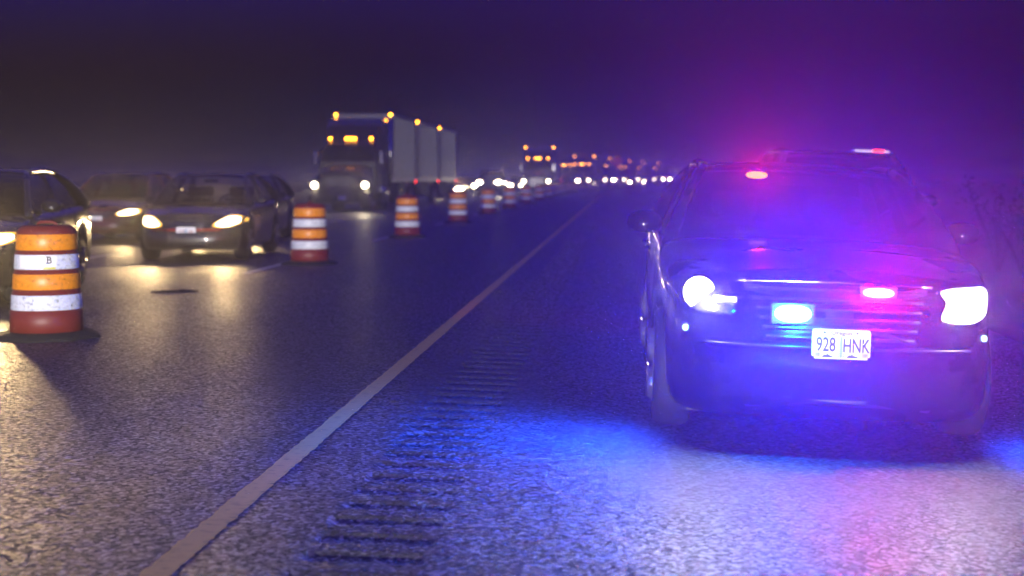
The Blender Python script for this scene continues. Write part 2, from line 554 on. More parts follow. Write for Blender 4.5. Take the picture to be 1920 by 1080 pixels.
drum0 = make_drum()
drum_t = tree_of(drum0)
NTH = ['nearest', 'second', 'third', 'fourth', 'fifth', 'sixth', 'seventh', 'eighth', 'ninth', 'tenth', 'eleventh', 'twelfth']
for i in range(22):
    o = drum0 if i == 0 else copy_tree(drum_t)
    y = 13.1 + 11.05 * i + (0 if i < 2 else rnd.uniform(-0.3, 0.3))
    x = -4.9 + bend(y) + (0 if i < 2 else rnd.uniform(-0.08, 0.08))
    o.location = (x, y, 0.0)
    o.rotation_euler = (0, 0, 0.0 if i == 0 else rnd.uniform(0, 6.28))
    if i == 0: lab = 'large orange and white striped drum with a B sticker, nearest the camera'
    elif i < 12: lab = '%s orange and white striped drum of the row, counted from the camera' % NTH[i]
    else: lab = 'tiny far striped drum beyond the twelfth in the lane closure row'
    tag(o, lab, 'traffic drum', 'drums closing the lane')

# stickers on the near drum
def curved_patch(r, a0, a1, z0, z1, n=8):
    mm = MB()
    mm.grid([[(r * math.sin(a0 + (a1 - a0) * k / n), -r * math.cos(a0 + (a1 - a0) * k / n), z) for k in range(n + 1)] for z in (z0, z1)])
    return mm
curved_patch(0.2615, R(-34), R(38), 0.592, 0.709, 20).build('sticker', M['sticker_white'], drum0)
curved_patch(0.2640, R(14), R(36), 0.592, 0.610).build('sticker', M['sticker_yellow'], drum0)
bt = text_mesh('B', 0.085, 'lettering', M['ink'], drum0, (0.108, -0.2385, 0.640), sx=0.95, bold=0.0015)
bt.rotation_euler = (0, 0, R(24))
sv = MB()   # slab serifs of the B
for zz in (0.641, 0.697): sv.box(-0.030, 0.0, -0.0006, 0.0006, zz - 0.003, zz + 0.003)
so = sv.build('lettering', M['ink'], drum0, (0.108, -0.2390, 0)); so.rotation_euler = (0, 0, R(24))


# ------------------------------------------------------------------ cars
def crom(pts, n):
    """Catmull-Rom through 2-D points"""
    out = []
    P = [pts[0]] + list(pts) + [pts[-1]]
    for i in range(1, len(P) - 2):
        for k in range(n):
            t = k / n
            q = []
            for c in range(2):
                a, b, d, e = P[i - 1][c], P[i][c], P[i + 1][c], P[i + 2][c]
                q.append(0.5 * (2 * b + (d - a) * t + (2 * a - 5 * b + 4 * d - e) * t * t + (3 * b - a - 3 * d + e) * t ** 3))
            out.append(tuple(q))
    out.append(tuple(pts[-1]))
    return out


def lerp_tab(tab, x):
    if x <= tab[0][0]: return tab[0][1]
    for (a, fa), (b, fb) in zip(tab, tab[1:]):
        if x <= b:
            t = (x - a) / (b - a); t = t * t * (3 - 2 * t) * 0.5 + t * 0.5
            return fa + (fb - fa) * t
    return tab[-1][1]


def patch_on(bvh, poly, off=0.012, depth=0.05, rings=4, side=-1):
    """curved lens or panel following the nose (or tail) of a body: poly in (x, z)"""
    cx = sum(p[0] for p in poly) / len(poly); cz = sum(p[1] for p in poly) / len(poly)
    mm = MB(); rows = []
    def hit(x, z):
        for e in (0, 0.02, 0.05, 0.09):
            xx = x * (1 - e)
            h = bvh.ray_cast(Vector((xx, -2 if side < 0 else 9, z)), Vector((0, -side, 0)))
            if h[0] is not None: return h[0].y
        return 0.4
    for r in range(rings, -1, -1):
        s = max(r / rings, 0.001)
        row = []
        for (x, z) in poly:
            px, pz = cx + (x - cx) * s, cz + (z - cz) * s
            row.append((px, hit(px, pz) + side * off, pz))
        rows.append(row)
    back = [(p[0], p[1] - side * depth, p[2]) for p in rows[0]]
    mm.grid([back] + rows, True, True)
    return mm


def round_poly(pts, n=5):
    pts = list(pts)
    closed = [pts[-1]] + pts + [pts[0], pts[1]]
    out = []
    for i in range(1, len(closed) - 2):
        for k in range(n):
            t = k / n; q = []
            for c in range(2):
                a, b, d, e = closed[i - 1][c], closed[i][c], closed[i + 1][c], closed[i + 2][c]
                q.append(0.5 * (2 * b + (d - a) * t + (2 * a - 5 * b + 4 * d - e) * t * t * 0.75 + (3 * b - a - 3 * d + e) * t ** 3 * 0.75 + (0.25 * (d * 2 - 2 * b - (d - a))) * t * t))
            out.append(tuple(q))
    return out


def make_wheel(root, x, y, r, w=0.22):
    s = 1 if x > 0 else -1
    t = MB()
    t.lathe([(r * 0.62, -w / 2), (r * 0.9, -w / 2), (r * 0.985, -w * 0.36), (r, -w * 0.2), (r, w * 0.2), (r * 0.985, w * 0.36), (r * 0.9, w / 2), (r * 0.62, w / 2)], 28, 'x', caps=True)
    o = t.build('wheel', M['rubber'], root, (x - s * w / 2, y, r))
    rim = MB()
    rim.lathe([(r * 0.63, s * (w / 2 + 0.004)), (r * 0.60, s * (w / 2 - 0.02)), (r * 0.12, s * (w / 2 - 0.01)), (0.02, s * (w / 2 + 0.002))], 24, 'x', caps=False)
    for k in range(5):
        a = 2 * math.pi * k / 5
        ca, sa = math.cos(a), math.sin(a)
        rim.tube([(s * (w / 2 + 0.006), ca * r * 0.1, sa * r * 0.1), (s * (w / 2 + 0.006), ca * r * 0.6, sa * r * 0.6)], 0.03, 6)
    rim.build('rim', M['alloy'], o)
    return o


def make_car(name, L=4.5, W=1.74, H=1.43, zb=0.20, hood=((0, .66), (.25, .74), (.9, .84), (1.25, .90), (2.5, .93), (3.9, .98), (4.5, .92)),
             yA=1.15, yC=3.95, wheel_r=0.315, axles=(0.85, 3.45), paint='grey_paint', glass='glass', lamp=None, lamp_mat='e_warm', lamp_kind='near',
             lamp_w=None, plate_z=0.52, bulb=(0.58, 0.66), beam_col=(1, .69, .31), seats=True, plate_x=0.0, grille=None, wind=0.80, roof_back=0.75, nose=0.0, beam_size=62, beam_up=-6, beams=(1, -1)):
    hw = W / 2
    root = empty(name, (0, 0, 0))
    ctl = [(0, 0), (.34, .012), (.60, .06), (.76, .15), (.86, .30), (.93, .55), (.98, .95), (1.0, 1.6), (1.0, L * .6), (.99, L - 1.0), (.95, L - .5), (.86, L - .2), (.68, L - .06), (.36, L - .01), (0, L)]
    ol = crom(ctl, 6)
    # resample the long sides so that wheel arches come out round
    fine = []
    for (a, b) in zip(ol, ol[1:]):
        n = max(1, int(abs(b[1] - a[1]) / 0.035))
        for k in range(n): fine.append((a[0] + (b[0] - a[0]) * k / n, a[1] + (b[1] - a[1]) * k / n))
    fine.append(ol[-1])
    ar = wheel_r + 0.055
    T = [0, .06, .16, .30, .45, .60, .72, .82, .90, .96, 1.0]
    wf = [(0, .93), (.06, .965), (.16, .985), (.45, 1.0), (.72, .99), (.9, .965), (.96, .94), (1, .90)]
    ff = [(0, .13), (.06, .06), (.16, .01), (.30, 0), (.45, .0), (.60, .03), (.72, .06), (.82, .09), (.90, .13), (.96, .18), (1, .25)]
    def ring(t):
        out = []
        for (fx, y) in fine:
            zt = lerp_tab(hood, y)
            z0 = zb
            fw = max(0.0, 1 - y / 1.1) ** 2; rw = max(0.0, 1 - (L - y) / 1.0) ** 2
            for ya in axles:
                if abs(y - ya) < ar: z0 = max(z0, wheel_r + math.sqrt(ar * ar - (y - ya) ** 2))
            z0 = min(z0, zt - 0.03)
            z = z0 + (zt - z0) * t
            yy = y + (lerp_tab(ff, t) + nose) * fw - lerp_tab(ff, t) * 0.8 * rw
            out.append((fx * hw * lerp_tab(wf, t), yy, z))
        return out
    rings = [ring(t) for t in T]
    b = MB()
    for s in (1, -1):
        b.grid([[(s * p[0], p[1], p[2]) for p in r] for r in rings], True, flip=(s < 0))
    K = 6
    top = rings[-1]
    rows = []
    for p in top:
        f = min(1.0, p[0] / (hw * 0.5))
        rows.append([(p[0] * k / K, p[1] - 0.0, p[2] + 0.055 * f * (1 - (k / K) ** 2)) for k in range(-K, K + 1)])
    b.grid(rows, True)
    body = b.build('body', M[paint], root, fix=True)
    bvh = BVHTree.FromPolygons([v.co for v in body.data.vertices], [p.vertices[:] for p in body.data.polygons])
    # dark underside and wheel wells
    u = MB()
    u.box(-hw * .80, hw * .80, 0.42, L - .4, zb - .02, zb + .05)
    u.box(-hw * .70, hw * .70, axles[0] - ar, axles[1] + ar, zb + .05, lerp_tab(hood, 2) - .16)
    u.build('underbody', M['plastic'], root)
    for ya in axles:
        for s in (1, -1): make_wheel(root, s * (hw - 0.015), ya, wheel_r)
    # greenhouse
    zbelt = lerp_tab(hood, (yA + yC) / 2) - 0.01
    wb, wr = hw * .895, hw * .66
    yf, yr = yA + wind, yC - roof_back
    zr = H - 0.055
    bow = lambda s: 1 - s * s
    def shield(t0, t1, k0, k1, rear=False, n=12, mm=8):
        rows = []
        for j in range(mm + 1):
            t = t0 + (t1 - t0) * j / mm
            row = []
            for k in range(n + 1):
                s = k0 + (k1 - k0) * k / n
                x = s * (wb + (wr - wb) * t)
                arch = 0.05 * math.sin(math.pi * t)
                if not rear: y = yA + (yf - yA) * t - (0.20 * (1 - t) + 0.07 * t) * bow(s) - arch * 0.6
                else: y = yC + (yr - yC) * t + (0.16 * (1 - t) + 0.06 * t) * bow(s) + arch * 0.6
                zb0 = (lerp_tab(hood, yA) if not rear else lerp_tab(hood, yC)) - 0.005
                z = zb0 + (zr - zb0) * t + 0.03 * bow(s) + arch
                row.append((x, y, z))
            rows.append(row)
        return rows
    MB().grid(shield(0.0, .97, -.95, .95)).build('windshield', M[glass], root)
    MB().grid(shield(0.03, .97, -.93, .93, True), flip=True).build('rear_window', M[glass], root)
    # roof skin
    rf = MB()
    rows = []
    for j in range(13):
        u_ = j / 12
        row = []
        for k in range(13):
            s = -1 + k / 6
            y = yf - 0.07 * bow(s) + (yr + 0.06 * bow(s) - yf + 0.07 * bow(s)) * u_
            row.append((s * wr, y, zr + 0.03 * bow(s) + 0.028 * math.sin(math.pi * u_)))
        rows.append(row)
    rf.grid(rows)
    rf.grid([[(p[0], p[1], p[2] - 0.03) for p in r] for r in rows], flip=True)
    for s in (1, -1):
        A = [r[-1] if s > 0 else r[0] for r in shield(-.03, 1, -1, 1)]
        C = [r[-1] if s > 0 else r[0] for r in shield(-.03, 1, -1, 1, True)]
        rail = [r[-1] if s > 0 else r[0] for r in rows]
        rf.tube(A, [.045] * 3 + [.036] * (len(A) - 3), 8)
        rf.tube(C, [.085, .08, .075, .07, .06, .055, .05, .045, .04], 8)
        rf.tube(rail, .038, 8)
        yB = yA + (yC - yA) * .50
        zB = zbelt
        rf.tube([(s * wb, yB, zB - .03), (s * (wb + wr) / 2 * 1.02, yB + .02, (zB + zr) / 2), (s * wr, yB + .03, zr)], .032, 8)
    rf.build('roof', M[paint], root)
    hl = MB(); hl.grid([[(p[0] * .97, p[1], p[2] - 0.034) for p in r] for r in rows], flip=True)
    hl.build('head_lining', M['lining'], root)
    # side glass, two panes a side
    for s in (1, -1):
        A = [r[-1] if s > 0 else r[0] for r in shield(0, 1, -1, 1)]
        C = [r[-1] if s > 0 else r[0] for r in shield(0, 1, -1, 1, True)]
        yB = yA + (yC - yA) * .50
        for half in (0, 1):
            rows2 = []
            for a, c in zip(A, C):
                Bp = (a[0] + c[0]) / 2
                ym = yB + .02
                p0, p1 = ((a[1] + .03, ym - .03) if half == 0 else (ym + .03, c[1] - .05))
                z0 = max(a[2], 0)
                rows2.append([(s * (abs(a[0]) - .004 + .012 * math.sin(math.pi * q / 4)), p0 + (p1 - p0) * q / 4, a[2] + (c[2] - a[2]) * ((p0 + (p1 - p0) * q / 4 - a[1]) / max(.1, c[1] - a[1]))) for q in range(5)])
            MB().grid(rows2, flip=(s < 0)).build('side_window', M[glass], root)
        # door mirror
        mm = MB()
        mm.lathe([(0.0, -.045), (.055, -.04), (.078, -.01), (.078, .02), (.07, .035)], 14, 'y')
        mv = [(p[0] * 1.45, p[1] * 1.5, p[2] * .95) for p in mm.v]
        mm.v = mv
        mm.tube([(-s * .10, .02, -.05), (-s * .17, .03, -.09)], .03, 6)
        mm.build('side_mirror', M[paint], root, (s * (hw * .93 + .12), yA + .40, lerp_tab(hood, yA + .4) + .085))
        # handles
        for yy in (yA + (yC - yA) * .42, yA + (yC - yA) * .78):
            hh = MB(); hh.tube([(s * (hw * 1.0), yy, zbelt - .13), (s * (hw * 1.0 + .02), yy + .04, zbelt - .13), (s * (hw * 1.0 + .02), yy + .14, zbelt - .13), (s * (hw * 1.0), yy + .18, zbelt - .13)], .012, 6)
            hh.build('door_handle', M['chrome'], root)
        # tail lamps
        zt_ = lerp_tab(hood, L) - .10
        patch_on(bvh, [(s * hw * .55, zt_ - .09), (s * hw * .88, zt_ - .10), (s * hw * .90, zt_ + .05), (s * hw * .60, zt_ + .06)], side=1).build('tail_light', M['red_lens'], root)
    if seats:
        for s in (1, -1):
            for yy in (yA + 1.05, yA + 1.95):
                st = MB()
                st.box(s * .36 - .23, s * .36 + .23, yy - .35, yy + .15, .38, .52, .04)
                st.box(s * .36 - .23, s * .36 + .23, yy + .12, yy + .26, .45, min(zbelt + .08, H - .36), .05)
                st.tube([(s * .36 - .05, yy + .2, zbelt), (s * .36 - .05, yy + .2, zbelt + .2)], .012, 6)
                st.tube([(s * .36 + .05, yy + .2, zbelt), (s * .36 + .05, yy + .2, zbelt + .2)], .012, 6)
                st.box(s * .36 - .13, s * .36 + .13, yy + .14, yy + .25, min(zbelt + .10, H - .34), min(zbelt + .28, H - .12), .045)
                st.build('seat', M['cloth'], root)
        ds = MB(); ds.box(-hw * .8, hw * .8, yA + .12, yA + .45, zbelt - .16, zbelt - .01, .04); ds.build('dashboard', M['plastic'], root)
        sw = MB()
        ring_ = [(.36 + .18 * math.cos(a), yA + .55 + .05 * math.sin(a), zbelt - .02 + .17 * math.sin(a)) for a in [2 * math.pi * k / 20 for k in range(21)]]
        sw.tube(ring_, .015, 6); sw.build('steering_wheel', M['plastic'], root)
        rv = MB(); rv.box(-.12, .12, yf - .02, yf + .01, zr - .10, zr - .04, .015); rv.tube([(0, yf, zr - .05), (0, yf + .02, zr)], .008, 6)
        rv.build('rear_view_mirror', M['plastic'], root)
    # headlamps
    lamp = lamp or [(.40, .59), (.52, .555), (.68, .57), (.80, .63), (.815, .71), (.74, .745), (.61, .735), (.49, .67)]
    for s in (1, -1):
        pl = round_poly([(s * x, z) for x, z in lamp], 3)
        h = patch_on(bvh, pl, off=.012).build('headlight', M[lamp_mat], root)
        zz = bulb[1]
        hit = bvh.ray_cast(Vector((s * bulb[0], -2, zz)), Vector((0, 1, 0)))[0]
        yh = (hit.y if hit else 0.2) - .07
        spot('beam', h, (s * bulb[0], yh, zz), BEAM[lamp_kind], beam_col, beam_size, 1.0, .07, (R(90 + beam_up), 0, R(180))) if s in beams else None
        if lamp_kind == 'patrol':
            spot('beam', h, (s * bulb[0], yh, zz), BEAM['patrol_main'], beam_col, 46, 1.0, .07, (R(90 + 5), 0, R(180 - s * 4)))
        if lamp_kind == 'near' and lamp_mat == 'e_warm':
            cx_ = sum(p[0] for p in lamp) / len(lamp); cz_ = sum(p[1] for p in lamp) / len(lamp)
            h.data.materials[0] = M['e_amber_halo']  # rim painted glowing amber, for the warm halo round the lamp
            inner = round_poly([(s * (cx_ + (x - cx_) * .80), cz_ + (z - cz_) * .82) for x, z in lamp], 3)
            patch_on(bvh, inner, off=.018).build('reflector', M['e_warm'], h)
        # amber corner lamp
        a0 = max(p[0] for p in lamp); z_a = sum(p[1] for p in lamp) / len(lamp)
    # grille, lower intake, bumper strip
    gr = grille or [(-.30, .52), (.30, .52), (.36, .63), (-.36, .63)]
    g_ = patch_on(bvh, gr, off=.006, rings=2).build('grille', M['plastic'], root)
    z0, z1 = min(p[1] for p in gr), max(p[1] for p in gr)
    nb = max(2, int((z1 - z0) / .045))
    for k in range(nb):
        zc = z0 + (z1 - z0) * (k + .5) / nb
        tt = (zc - z0) / (z1 - z0)
        xw = abs(gr[1][0]) + (abs(gr[2][0]) - abs(gr[1][0])) * tt - .02
        bar = MB(); pts = []
        for q in range(9):
            x = -xw + 2 * xw * q / 8
            hh = bvh.ray_cast(Vector((x, -2, zc)), Vector((0, 1, 0)))[0]
            pts.append((x, (hh.y if hh else .05) - .014, zc))
        bar.tube(pts, .009, 6); bar.build('grille_bar', M['plastic' if lamp_kind == 'patrol' else 'chrome'], g_)
    patch_on(bvh, [(-.48, zb + .06), (.48, zb + .06), (.55, zb + .15), (-.55, zb + .15)], off=.005, rings=2).build('lower_intake', M['plastic'], root)
    hp = bvh.ray_cast(Vector((plate_x, -2, plate_z)), Vector((0, 1, 0)))[0]
    py = (hp.y if hp else 0) - .02
    root['nose_y'] = py
    return root, bvh


def plate(root, x, y, z, text=('777', 'BR'), full=False, ink='plate_red'):
    m_ = MB()
    # pressed sheet with rounded upper corners and clipped lower corners
    w, h, c = .1525, .0775, .014
    out = [(-w + c, -h), (w - c, -h), (w - c, -h + c * .9), (w, -h + c)] if full else [(-w + c, -h), (w - c, -h), (w, -h + c)]
    out += [(w, h - c), (w - c * .3, h - c * .3), (w - c, h), (-w + c, h), (-w + c * .3, h - c * .3), (-w, h - c)]
    out += [(-w, -h + c), (-w + c, -h + c * .9)] if full else [(-w, -h + c)]
    n = len(out)
    vs = [(p[0], -.003, p[1]) for p in out] + [(p[0], .003, p[1]) for p in out]
    m_.add(vs, [tuple(range(n)), tuple(reversed(range(n, 2 * n)))] + [(i, i + n, (i + 1) % n + n, (i + 1) % n) for i in range(n)])
    p = m_.build('license_plate', M['plate'], root, (x, y, z), fix=True)
    if not full:
        text_mesh(text[0], .075, 'lettering', M[ink], p, (-.072, -.0042, -.035), sx=.85, sz=1.1, bold=.001)
        text_mesh(text[1], .075, 'lettering', M[ink], p, (.082, -.0042, -.035), sx=.85, sz=1.1, bold=.001)
        pk = MB(); pk.box(-.02, .012, -.0045, -.0035, -.05, .045); pk.build('tree_print', M['plate_tree'], p)
        return p
    text_mesh('928', .088, 'lettering', M['plate_blue'], p, (-.080, -.0042, -.037), sx=.78, sz=1.18, bold=.0012)
    text_mesh('HNK', .088, 'lettering', M['plate_blue'], p, (.078, -.0042, -.040), sx=.74, sz=1.16, bold=.0012)
    text_mesh('Oregon', .031, 'lettering', M['plate_blue'], p, (.0, -.0042, .049), sx=1.12, sz=1.0, bold=.0006)
    # fir tree print
    tr = MB()
    tr.box(-.004, .004, -.0045, -.0035, -.072, .040)
    for k in range(9):
        zc = .035 - k * .0115; wd = .006 + k * .0021
        for s in (1, -1):
            tr.add([(0, -.0044, zc + .004), (s * wd, -.0044, zc - .006), (s * wd * .8, -.0044, zc - .010), (0, -.0044, zc - .003)], [(0, 1, 2, 3) if s < 0 else (3, 2, 1, 0)])
    tr.build('tree_print', M['plate_tree'], p)
    for x0, x1, fl in ((-.098, -.038, 1), (.030, .090, 1)):
        mt = MB(); k = 9; rr = random.Random(int(x0 * 1000))
        pts = [(x0, -.069)]
        prof = [.001, .008, .014, .010, .017, .012, .008, .006, .004, .001]
        for q, hh in enumerate(prof): pts.append((x0 + (x1 - x0) * q / 9, -.068 + hh + rr.uniform(0, .002)))
        pts.append((x1, -.069))
        mt.add([(a, -.0045, b_) for a, b_ in pts], [tuple(reversed(range(len(pts))))])
        mt.build('mountain_print', M['plate_blue'], p)
    for xx, tx in ((-.122, '10'), (.125, '17')):
        sk = MB(); sk.box(xx - .016, xx + .016, -.0042, -.0034, -.066, -.044); so_ = sk.build('sticker', M['plate_grey'], p)
        text_mesh(tx, .020, 'lettering', M['ink'], p, (xx, -.0050, -.062), sx=.9)
    for xx in (-.088, .082):
        sb = MB(); sb.lathe([(.006, -.004), (.005, -.007)], 12, 'y'); sb.build('screw', M['plate_blue'], p, (xx, 0, .060))
    return p


# ---- the patrol car
PX, PY = 1.12, 7.98
lampP = [(.545, .735), (.70, .715), (.83, .755), (.885, .80), (.895, .86), (.84, .895), (.70, .895), (.575, .875), (.585, .82)]
pc, pb = make_car('patrol_car', L=5.15, W=1.93, H=1.57, zb=.19, hood=((0, .84), (.25, .915), (.9, 1.0), (1.45, 1.06), (2.6, 1.08), (4.3, 1.11), (5.15, 1.04)),
                  yA=1.42, yC=4.45, wheel_r=.345, axles=(.98, 3.85), paint='black_paint', glass='tint', lamp=lampP, lamp_mat='e_cool', lamp_kind='patrol',
                  plate_z=.60, bulb=(.72, .82), beam_col=(.93, .96, 1.0), grille=[(-.40, .60), (.40, .60), (.50, .885), (-.50, .885)], wind=.86, roof_back=.85, beam_size=165, beam_up=-22)
pc.location = (PX, PY, shoulder_z(PX))
pc.rotation_euler = (0, R(2.2), R(0.0))
tag(pc, 'dark patrol car parked on the shoulder with red and blue strobes flashing', 'car')
plate(pc, 0, pc['nose_y'] - .012, .60, full=True)


def nose_y(x, z):
    h = pb.ray_cast(Vector((x, -2, z)), Vector((0, 1, 0)))[0]
    return h.y if h else 0.1


def led_bar(x, z, w, h, matn, light, col, y=None, n=6, size=44, down=-7.0, power=None, ahead=.08, near_glow=0, spill=None):
    z_lo = z - h / 2
    yy = (min(nose_y(x, z), nose_y(x, z - h / 2), nose_y(x - w / 2, z), nose_y(x + w / 2, z)) - .012 if y is None else y)
    hs = MB(); hs.box(x - w / 2 - .015, x + w / 2 + .015, yy - .012, yy + .02, z - h / 2 - .01, z + h / 2 + .01, .005)
    st = hs.build('strobe_light', M['plastic'], pc)
    # one overexposed lens over the row of diodes
    l = MB(); l.lathe([(.0, -.022), (.30, -.020), (.60, -.014), (.85, -.006), (1.0, .004)], 28, 'y', caps=False)
    l.v = [(math.copysign(abs(p[0]) ** .8, p[0]) * w / 2, p[1], p[2] * h / 2) for p in l.v]
    l.build('lens', M[matn], st, (x, yy - .014, z))
    if near_glow:
        d_ = bpy.data.lights.new('flash_glow_fill', 'POINT')  # extra point lamp added to glow on the bodywork like bloom
        d_.energy = near_glow; d_.color = spill or col; d_.shadow_soft_size = .03
        q_ = bpy.data.objects.new('flash_glow_fill', d_); COL.objects.link(q_); q_.parent = st; q_.location = (x, yy - .10, z)
    spot('flash', st, (x, yy - ahead, z), power or STROBE[light], col, size, 1.0, .05, (R(90 - down), 0, R(180)))
    return st


led_bar(.22, .86, .17, .050, 'e_red', 'red', (1.0, .0, .03), near_glow=85, spill=(1.0, .0, .05))
led_bar(-.25, .745, .20, .095, 'e_blue', 'blue', (.0, .010, 1.0), size=44, near_glow=130, spill=(.0, .16, 1.0))
yv = 1.42 + .86 + .04
led_bar(-.27, 1.475, .15, .050, 'e_red', 'visor', (1.0, .0, .03), y=yv, ahead=.05, size=44, down=-5)
for s in (1, -1):
    yy = nose_y(s * .80, .635)
    cl = MB(); cl.lathe([(.030, .02), (.030, -.01), (.024, -.016)], 14, 'y')
    co = cl.build('corner_strobe', M['plastic'], pc, (s * .80, yy, .635))
    dl = MB(); dl.lathe([(.020, -.012), (.012, -.020), (.0, -.022)], 12, 'y', caps=False)
    dl.build('diode', M['e_blue'], co)
    spot('flash', co, (s * .19, .34 - yy + .10, -.02), STROBE['corner'], (.010, .07, 1.0), 172, 1.0, .05, (R(90 - 24), 0, R(180 + s * 86)))
# rear window strobe, turned to the traffic behind
rs = MB(); rs.box(-.62, -.40, 4.72, 4.76, 1.17, 1.22, .008); ro_ = rs.build('strobe_light', M['plastic'], pc)
spot('flash', ro_, (-.80, 5.25, 1.2), STROBE['rear'], (1.0, .02, .05), 110, 1.0, .05, (R(90 - 5), 0, R(6)))
# projector bulb of the headlamp seen end-on at the kerbless side
yb = nose_y(-.73, .83)
pj = MB(); pj.lathe([(.085, -.015), (.07, -.03), (.04, -.04), (0.0, -.043)], 24, 'y', caps=False)
pjo = pj.build('projector_lens', M['e_bulb'], pc, (-.735, yb, .825))
for hx in (-.735, .70):
    d_ = bpy.data.lights.new('lamp_glow_fill', 'POINT'); d_.energy = 11; d_.color = (.95, .97, 1.0); d_.shadow_soft_size = .04  # added lamps: light the nose round each headlamp in place of bloom
    q_ = bpy.data.objects.new('lamp_glow_fill', d_); COL.objects.link(q_); q_.parent = pjo; q_.location = (hx + .735, nose_y(hx, .825) - yb - .14, 0)
for h_ in kids(pc):
    if h_.name.startswith('headlight') and h_.data.vertices[0].co.x < 0:
        h_.data.materials[0] = M['lens']
stp = MB(); stp.tube([(x, nose_y(x, .80) - .02, .80) for x in (-.66, -.62, -.58, -.54)], [.020, .017, .013, .014], 8)
stp.build('light_strip', M['e_strip'], pc)
va = patch_on(pb, [(-.84, .27), (-.5, .215), (.5, .215), (.84, .27), (.86, .50), (.5, .545), (-.5, .545), (-.86, .50)], off=.006, rings=8)
va.build('bumper_glare_cover', M['matte'], pc)  # matte patch added to kill the lamp reflection on the bumper
# wipers, cowl, aerial, hood crease
for s in (1, -1):
    w_ = MB(); w_.tube([(s * .05 + .25, 1.30, 1.085), (s * .05 - .35, 1.34, 1.10)], .009, 6); w_.build('wiper', M['plastic'], pc)
ch = MB(); ch.tube([(x, nose_y(x, .905 - .02 * abs(x)) - .012, .905 - .02 * abs(x)) for x in [-.52 + 1.04 * k / 16 for k in range(17)]], .012, 6)
ch.build('chrome_strip', M['chrome'], pc)
bl_ = MB(); bl_.tube([(x, nose_y(x, .575) - .012, .575) for x in [-.7 + 1.4 * k / 20 for k in range(21)]], .008, 6)
bl_.build('bumper_seam', M['plastic'], pc)

# ---- dark car nearest the drum, nosing over towards the drums
ca, _ = make_car('sedan', L=4.65, W=1.80, H=1.47, paint='dark_paint', hood=((0, .70), (.25, .79), (.9, .89), (1.25, .95), (2.5, .97), (3.9, 1.03), (4.65, .97)),
                 lamp=[(.44, .66), (.54, .635), (.72, .65), (.83, .70), (.845, .76), (.77, .785), (.64, .775), (.54, .73)], bulb=(.62, .71), plate_z=.56, beams=(1,))
ca.location = (-7.15, 15.6, 0); ca.rotation_euler = (0, 0, R(7.5))
tag(ca, 'dark sedan half hidden behind the nearest drum, its side rim-lit', 'car', 'traffic queued beside the drums')
for b_ in [k2 for k1 in kids(ca) for k2 in kids(k1) if k2.type == 'LIGHT']: b_.data.energy *= 2.2
plate(ca, 0, ca['nose_y'], .56, ('413', 'KL'))

# ---- the car with the legible plate
cc, _ = make_car('sedan', paint='grey_paint')
cc.location = (-6.98, 24.6, 0); cc.rotation_euler = (0, 0, R(3.2))
tag(cc, 'grey sedan facing the camera with a white plate and two glaring headlights', 'car', 'traffic queued beside the drums')
plate(cc, 0.0, cc['nose_y'], .49)
bs = MB(); bs.box(-.55, .55, cc['nose_y'] + .005, cc['nose_y'] + .03, .50, .54, .01); bs.build('bumper_strip', M['red_lens'], cc)
for w_ in kids(cc):
    if w_.name.startswith('rear_window'): w_.data.materials[0] = M['translucent']
cc_t = tree_of(cc)

# ---- dark red car one lane over
cb, _ = make_car('sedan', L=4.6, W=1.78, H=1.46, paint='red_paint', lamp=[(.40, .60), (.52, .575), (.70, .585), (.80, .63), (.81, .69), (.72, .71), (.60, .70), (.48, .66)], beams=(1,))
cb.location = (-10.85, 31.6, 0); cb.rotation_euler = (0, 0, R(1))
tag(cb, 'dark red sedan in the far lane between the two nearer cars', 'car', 'traffic queued beside the drums')
plate(cb, 0, cb['nose_y'], .49, ('605', 'DT'))

# ---- the car close behind the legible plate
cd = copy_tree(cc_t)
cd.location = (-8.15, 31.4, 0); cd.rotation_euler = (0, 0, R(3.4))
tag(cd, 'car mostly hidden close behind the grey sedan with the white plate', 'car', 'traffic queued beside the drums')


